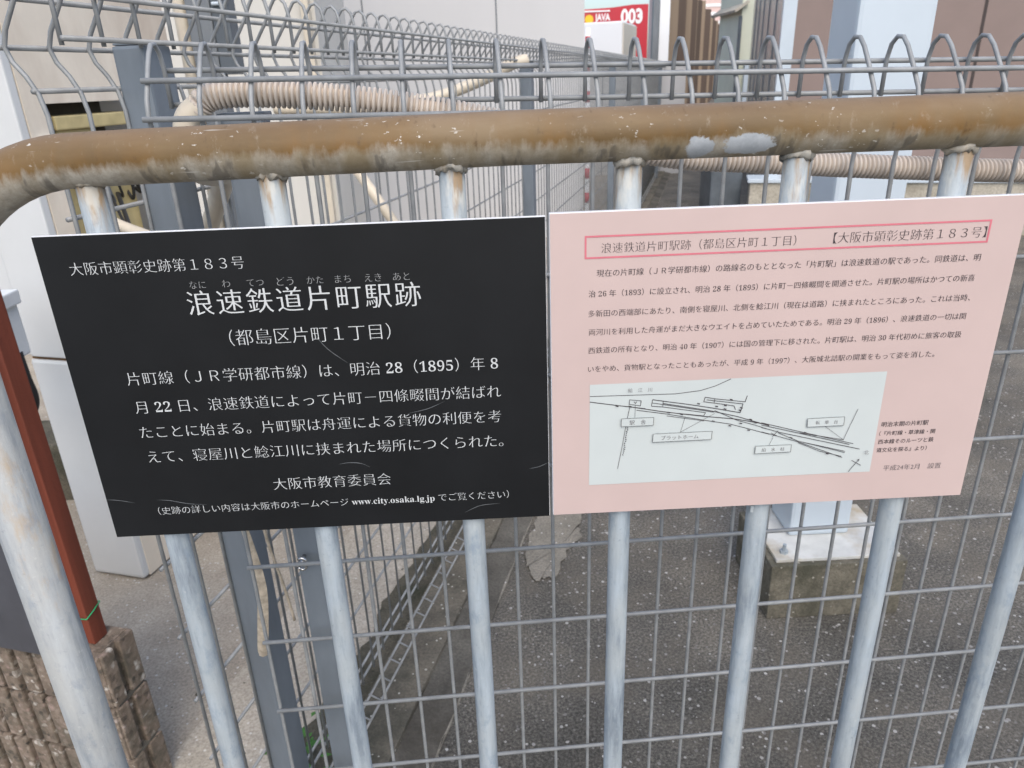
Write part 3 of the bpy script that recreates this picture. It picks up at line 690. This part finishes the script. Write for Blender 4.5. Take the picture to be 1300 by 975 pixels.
# ------------------------------------------------------------------ conduits
def ribbed_tube(pts, r, pitch):
    P = spline(pts, 14); L_ = [0]
    for a, b in zip(P, P[1:]): L_.append(L_[-1]+(b-a).length)
    n = int(L_[-1]/pitch*8); Q = []; j = 0
    for i in range(n+1):
        s = L_[-1]*i/n
        while j < len(P)-2 and L_[j+1] < s: j += 1
        f = (s-L_[j])/max(1e-9, L_[j+1]-L_[j]); Q.append(P[j].lerp(P[j+1], min(1, f)))
    prof = [.97, 1, 1, 1, .97, .64, .60, .64]
    bm = NB(); tube(bm, Q, r, 18, radii=[r*prof[i % 8] for i in range(len(Q))]); return bm
cond = thing('ribbed_conduit', 'beige ribbed flexible conduit threaded through the top loops of the near mesh fence', 'conduit', loc=(-.36, .22, 1.1))
CP = [(-.3464, .2181, 1.1379), (-.3326, .2189, 1.1500), (-.3051, .2206, 1.1530), (-.268, .2228, 1.1515), (-.2243, .2254, 1.1480), (-.1842, .2278, 1.1435), (-.1439, .2302, 1.1375), (-.0948, .2351, 1.1285), (-.0531, .2416, 1.1195), (.0597, .2504, 1.092), (.1696, .261, 1.0693), (.2545, .268, 1.0611), (.3514, .2758, 1.0523), (.4499, .2817, 1.0444), (.6019, .2908, 1.034), (.9, .309, 1.02), (1.2, .328, 1.01)]
o = link('ribbed_hose', ribbed_tube(CP, .0139, .0055), 'conduit', smooth=True); to_parent(o, cond)
bm = NB(); tube(bm, spline([(-.342, .2183, 1.1425), (-.356, .2175, 1.131), (-.362, .221, 1.112), (-.370, .250, 1.078), (-.382, .33, 1.062), (-.402, .42, 1.045), (-.50, .60, .95), (-.62, .85, .86), (-.80, 1.1, .84), (-1.02, 1.32, .86), (-1.06, 1.42, .88)], 8), .0138, 16)
to_parent(link('elbow', bm, 'pipe_beige', smooth=True), cond)
cb = NB()
for i, (x, r) in enumerate(((-.352, .004), (-.338, .006))): tube(cb, spline([(x, .36, 1.09), (x-.004, .36, .95), (x-.02, .37, .86+.02*i), (x-.2, .55, .80+.02*i), (-.80, 1.0, .80), (-1.06, 1.45+.04*i, .90)], 8), r, 8)
tag(link('power_cable', cb, 'rubber', smooth=True), 'black cables hanging behind the fence corner posts', 'cable')
bm = NB(); tube(bm, spline([(-.74, 2.02, 1.088), (-.60, 2.01, 1.084), (-.47, 2.0, 1.079), (-.32, 2.0, 1.089), (-.175, 2.0, 1.112), (-.015, 2.0, 1.167), (.05, 2.0, 1.198), (.10, 2.02, 1.209)], 8), .019, 14)
tag(link('pale_pipe', bm, 'pipe_beige', smooth=True), 'smooth pale beige pipe bending upwards behind the receding mesh fence', 'pipe')
bm = NB(); tube(bm, [(-.515, 2.02, .92), (-.395, 2.02, .72), (-.30, 2.02, .55), (.1, 2.02, G)], .018, 12)
tag(link('pale_pipe', bm, 'pipe_beige', smooth=True), 'slanting pale beige strut leaning down behind the receding mesh fence', 'pipe')

# ------------------------------------------------------------------ column on its footing
colm = thing('steel_column', 'wide white painted square steel column on a base plate and a mossy concrete footing', 'column', loc=(.81, 1.10, G))
bm = NB(); box(bm, (-.165, -.165, 0), (.19, .10, .168), .004)
for q in bm.verts: q.co += Vector((.004*noise.noise(q.co*23), .006*noise.noise(q.co*31), 0))
link('footing', bm, 'block_conc', colm)
bm = NB(); box(bm, (-.150, -.150, .169), (.176, .092, .178), .001); link('base_plate', bm, 'base_plate', colm)
bm = NB(); box(bm, (-.080, -.05, .1785), (.085, .085, 2.6), .010); link('shaft', bm, 'column', colm)
bm = NB()
for x, y in ((-.12, -.12), (.145, -.12)):
    tube(bm, [(x, y, .178), (x, y, .186)], .011, 6); tube(bm, [(x, y, .186), (x, y, .204)], .005, 8)
link('anchor_bolt', bm, 'zinc', colm)

# ------------------------------------------------------------------ buildings and far things
bb = thing('clad_building', 'grey brown panelled building with white corner trim behind the white column', 'building', loc=(2.53, 6.2, G), rz=-AZ)
bm = NB(); box(bm, (.09, 0, .40), (9, 4, 2.9)); link('wall', bm, 'brown_wall', bb)
bm = NB(); box(bm, (-.02, -.02, .35), (.088, .1, 2.9)); box(bm, (.089, -.05, .36), (9, -.001, .398)); link('trim', bm, 'column', bb)
for x in (1.50, 3.2, 5.1):
    bm = NB(); box(bm, (x, -.004, .40), (x+.022, .002, 2.9)); link('joint', bm, 'joint', bb)
m_, t_, b_ = mat('shiny_sheet'); b_.inputs['Base Color'].default_value = (.62, .58, .53, 1); b_.inputs['Metallic'].default_value = .7; b_.inputs['Roughness'].default_value = .25
bump(t_, b_, noise_tex(t_, coord(t_, (1, 1, .2)), 2, 3, .5), .02, .3); M['shiny'] = m_
bm = NB(); box(bm, (-.01, .101, .0), (.088, 5.8, 2.9)); link('side_wall', bm, 'shiny', bb)
for k in range(5):
    bm = NB(); box(bm, (-.022, .9+k*1.0, 0), (-.0105, .93+k*1.0, 2.9)); link('sheet_rib', bm, 'mid_grey', bb)
lg = thing('concrete_ledge', 'low stained concrete ledge along the foot of the brown panelled building', 'ledge', loc=(2.348, 6.22, G), rz=-AZ)
bm = NB(); box(bm, (0, -.3, 0), (9.2, .0, .43), .01); link('ledge_body', bm, 'ledge', lg).name = 'plinth'
bm = NB(); box(bm, (-.02, -.32, .431), (9.2, .0, .462), .004); link('coping', bm, 'column', lg)
ab = tag(link('equipment_box', box(NB(), (1.98, 6.15, G), (2.27, 6.5, .33), .02), 'slate'), 'dark equipment box standing at the left end of the concrete ledge', 'box')
local(ab, (2.1, 6.3, G))

def wall_thing(name, label, lo, hi, m, seams=(), cat='building'):
    t = thing(name, label, cat, loc=((lo[0]+hi[0])/2, lo[1], G))
    bm = NB(); box(bm, lo, hi); to_parent(link('wall', bm, m), t)
    if seams:
        bm = NB()
        for x in seams: box(bm, (x, lo[1]-.004, lo[2]), (x+.012, lo[1]+.002, hi[2]))
        to_parent(link('panel_seam', bm, 'mid_grey'), t)
    return t
wall_thing('panelled_building', 'large pale grey panelled building beyond the receding mesh fence', (-2.2, 6, G), (.806, 9, 2.6), 'wall_grey', (-.985, .085))
cw = wall_thing('rendered_building', 'cream rendered building behind the white enamel unit on the left', (-3.4, 3.5, G), (-.862, 4.4, 2.8), 'wall_cream')
bm = NB(); box(bm, (-.92, 3.44, 0), (-.88, 3.499, 2.75), .008); to_parent(link('downpipe', bm, 'pipe_beige'), cw)
ut = thing('utility_post', 'grey steel utility post with a dark slate box beside the cream building', 'post', loc=(-1.0, 2.25, G))
bm = NB(); box(bm, (-.045, -.03, 0), (.040, .05, 3.2), .008); link('post_body', bm, 'mid_grey', ut).name = 'shaft'
bm = NB(); box(bm, (.043, -.035, 1.40), (.10, .06, 3.1), .006); link('side_box', bm, 'slate', ut)
bm = NB(); tube(bm, [(-.072, 0, 0), (-.072, 0, 3.2)], .024, 14); link('riser_pipe', bm, 'pipe_beige', ut, smooth=True)
bm = NB(); tube(bm, [(.052, -.042, 1.62), (.075, -.042, 1.62)], .006, 8); tube(bm, [(.075, -.042, 1.62), (.075, -.03, 1.62)], .006, 8); link('latch', bm, 'column', ut)

mw = tag(link('stone_edging', box(NB(), (-2.6, 1.72, G), (-1.32, 1.95, .03), .012), 'moss'), 'dark mossy stone edging on the floor left of the enamel unit', 'edging')
local(mw, (-1.96, 1.83, G))
# red and white ranging pole
rp = thing('striped_pole', 'thin red and white striped pole behind the receding mesh fence', 'pole', loc=(.566, 4, G))
bm = NB(); tube(bm, [(0, 0, 0), (0, 0, 1.60)], .014, 12); link('shaft', bm, 'sign_white', rp, smooth=True)
for k in range(11):
    z = .045+.145*k
    bm = NB(); tube(bm, [(0, 0, z), (0, 0, z+.062)], .0146, 12); link('red_band', bm, 'sign_red', rp, smooth=True)

# car park sign
js = thing('parking_sign', 'large red sign board with white lettering and a yellow sun emblem', 'sign', loc=(2.4, 14, G))
bm = NB(); vs = [(-.75, 2.2), (.59, 2.2), (.59, 2.478), (.30, 2.475), (-.05, 2.44), (-.75, 2.415)]
f = [bm.verts.new((a, 0, b)) for a, b in vs]; g = [bm.verts.new((a, .08, b)) for a, b in vs]
bm.faces.new(f); bm.faces.new(g[::-1])
for i in range(6): bm.faces.new((f[i], g[i], g[(i+1) % 6], f[(i+1) % 6]))
box(bm, (-.75, 0.001, 1.35), (.59, .079, 2.2)); link('board', bm, 'sign_red', js)
bm = NB(); box(bm, (-.75, -.012, 2.375), (-.10, -.002, 2.40)); link('pale_stripe', bm, 'sign_white', js)
lettering("JAVA", -370, -95, 2270, js, 'sign_white', (-.03, -.03), -.006, name='word', depth=1, aspect=1.35)
lettering("003", 95, 490, 2290, js, 'sign_white', (-.045, -.045), -.006, name='number', depth=1, aspect=1.2)
bm = NB(); ctr = bm.verts.new((-.475, -.006, 2.257)); rg = []
for k in range(32):
    a = 2*math.pi*k/32; r = .088 if k % 2 else .066; rg.append(bm.verts.new((-.475+r*math.cos(a), -.006, 2.257+r*math.sin(a))))
for k in range(32): bm.faces.new((ctr, rg[k], rg[(k+1) % 32]))
link('sun_emblem', bm, 'sign_yellow', js)
for x in (-.5, .45):
    bm = NB(); tube(bm, [(x, .05, 0), (x, .05, 1.36)], .04, 10); link('leg', bm, 'mid_grey', js)
tk = thing('box_truck', 'white box truck body parked in front of the red sign', 'truck', loc=(2.0, 11, G), rz=R(-20))
bm = NB(); box(bm, (-1.7, 0, .55), (0, 1.25, 2.045), .02); link('cargo_box', bm, 'truck', tk)
bm = NB(); box(bm, (.0005, .03, .57), (.014, 1.22, 2.02), .004); link('side_skin', bm, 'truck_side', tk)
bm = NB(); box(bm, (-1.6, .1, .35), (-.04, 1.15, .549)); link('chassis', bm, 'rubber', tk)
for x in (-1.35, -.2):
    bm = NB(); tube(bm, [(x, .35, .27), (x+.14, .35, .27)], .27, 20); link('wheel', bm, 'rubber', tk)
wall_thing('panel_hoarding', 'low pale grey hoarding behind the far part of the mesh fence', (1.05, 10.2, G), (2.75, 10.3, 1.25), 'wall_grey', (1.6, 2.2), 'hoarding')

# brown corrugated sheds in a row
sh = thing('corrugated_shed', 'row of tall brown and tan corrugated steel sheds in the distance', 'shed', loc=(3.9, 16, G))
for k in range(26):
    y = k*1.1; x = .132*k; zt = 3.2+.012*k+.12*(k % 4 == 1)
    bm = NB(); box(bm, (x*2.75-.2, y, 0), (x*2.75+.13+.05*(k % 2), y+.9, zt)); link('panel', bm, 'rust_brown' if k % 3 else 'tan', sh)
wp = thing('wall_end', 'narrow white wall end beside the brown sheds', 'wall', loc=(3.6, 15.5, G))
bm = NB(); box(bm, (-.06, 0, 0), (.14, .3, 3.4)); link('wall', bm, 'truck', wp)
bm = NB(); box(bm, (-.2, -.05, 0), (-.09, .1, 3.4)); link('dark_pole', bm, 'mid_grey', wp)

ap = thing('apartment_block', 'distant pink and white tiled apartment block', 'building', loc=(27, 90, G))
bm = NB(); box(bm, (-6, 0, 0), (6, 10, 26)); link('wall', bm, 'tile', ap)
for k in range(14):
    bm = NB(); box(bm, (-6, -.06, 1.0+.85*k), (6, -.002, 1.3+.85*k)); link('tile_band', bm, 'sign_white', ap)
for k in range(3):
    bm = NB(); box(bm, (1.2, -.1, 2.5+2.6*k), (1.9, -.062, 3.5+2.6*k)); link('window', bm, 'glass_dark', ap)
hs = thing('small_house', 'pale green sided house with a short tiled eave in the distance', 'house', loc=(4.18, 12.6, G))
bm = NB(); box(bm, (.06, 0, 0), (.42, 1.2, 3.2)); link('wall', bm, 'green_house', hs)
bm = NB(); fr = Matrix.Translation((0, 0, 2.27)) @ Matrix.Rotation(R(-32), 4, 'Y')
box(bm, (-.10, -.1, -.02), (.16, 1.25, .02), 0, fr); link('eave', bm, 'ledge', hs)
bm = NB(); box(bm, (.02, -.05, 0), (.058, .02, 2.15)); link('downpipe', bm, 'slate', hs)
bm = NB(); box(bm, (.16, -.06, 0), (.34, -.002, 1.45)); link('shutter', bm, 'column', hs)
# ------------------------------------------------------------------ pebbles
pm = None
for i in range(16):
    t_, u_ = random.uniform(.35, 1.4), random.uniform(-.62, -.13)
    if i == 0: t_, u_ = .66, -.44
    if pm is None:
        bm = NB(); bmesh.ops.create_icosphere(bm, subdivisions=2, radius=1)
        for q in bm.verts: q.co = Vector((q.co.x, q.co.y*.8, q.co.z*.6+.45))*(1+.35*noise.noise(q.co*1.3))
        pb = link('pebble', bm, 'block_conc', smooth=True); pm = pb
    else: pb = pm.copy(); COL.objects.link(pb)
    tag(pb, 'tiny pebble lying loose on the old concrete floor behind the fences', 'pebble', 'pebbles on the concrete floor')
    pb.location = FA(t_, u_, G+.0172); pb.rotation_euler = (0, 0, i*1.3); sz = .0055 if i == 0 else random.uniform(.0015, .0036); pb.scale = (sz, sz, sz)
# ------------------------------------------------------------------ small plants
rd = thing('dry_reed', 'dry straw coloured reed leaf caught in the wire beside the fence corner posts', 'reed', loc=(-.41, .25, .5))
bm = NB(); P = spline([(.005, 0, .16), (.012, .004, .08), (.018, 0, .01), (.010, -.004, -.06), (.002, 0, -.10), (.0, .002, -.115)], 6); Lr = []
for i, p in enumerate(P):
    f = i/(len(P)-1); wd = .0035+.0045*math.sin(f*2.6) if f < .93 else .006
    Lr.append((bm.verts.new((p.x-wd, p.y, p.z)), bm.verts.new((p.x, p.y-.003, p.z)), bm.verts.new((p.x+wd, p.y, p.z))))
for a, b in zip(Lr, Lr[1:]): bm.faces.new((a[0], b[0], b[1], a[1])); bm.faces.new((a[1], b[1], b[2], a[2]))
link('leaf', bm, 'straw', rd, smooth=True)
bm = NB(); tube(bm, spline([(.03, .01, .18), (.035, .01, .08), (.045, .012, 0), (.052, .01, -.06)], 6), .0022, 6); link('stalk', bm, 'straw', rd, smooth=True)
wd_ = thing('weed', 'small green weed growing from the soil at the foot of the receding fence', 'weed', loc=tuple(FA(.46, -.05, G+.008)))
bm = NB()
for i in range(80):
    a = random.random()*6.28; r = .01+.11*random.random(); h = .015+.11*random.random()
    c = Vector((r*math.cos(a)*.5, r*math.sin(a), h)); s = .008+.009*random.random()
    d = Vector((math.cos(a), math.sin(a), .3*random.uniform(-1, 1))).normalized(); n_ = d.cross(Vector((0, 0, 1))).normalized()
    q = [c, c+d*s+n_*s*.5, c+d*s*2.1+Vector((0, 0, -.004)), c+d*s-n_*s*.5]
    bm.faces.new([bm.verts.new(x) for x in q])
link('leaves', bm, 'leaf', wd_)
bm = NB()
for i in range(9):
    a = i*.7; tube(bm, spline([(0, 0, 0), (.012*math.cos(a), .02*math.sin(a), .04), (.03*math.cos(a), .05*math.sin(a), .07)], 4), .0009, 5)
link('stems', bm, 'leaf', wd_)
bpy.context.view_layer.update()
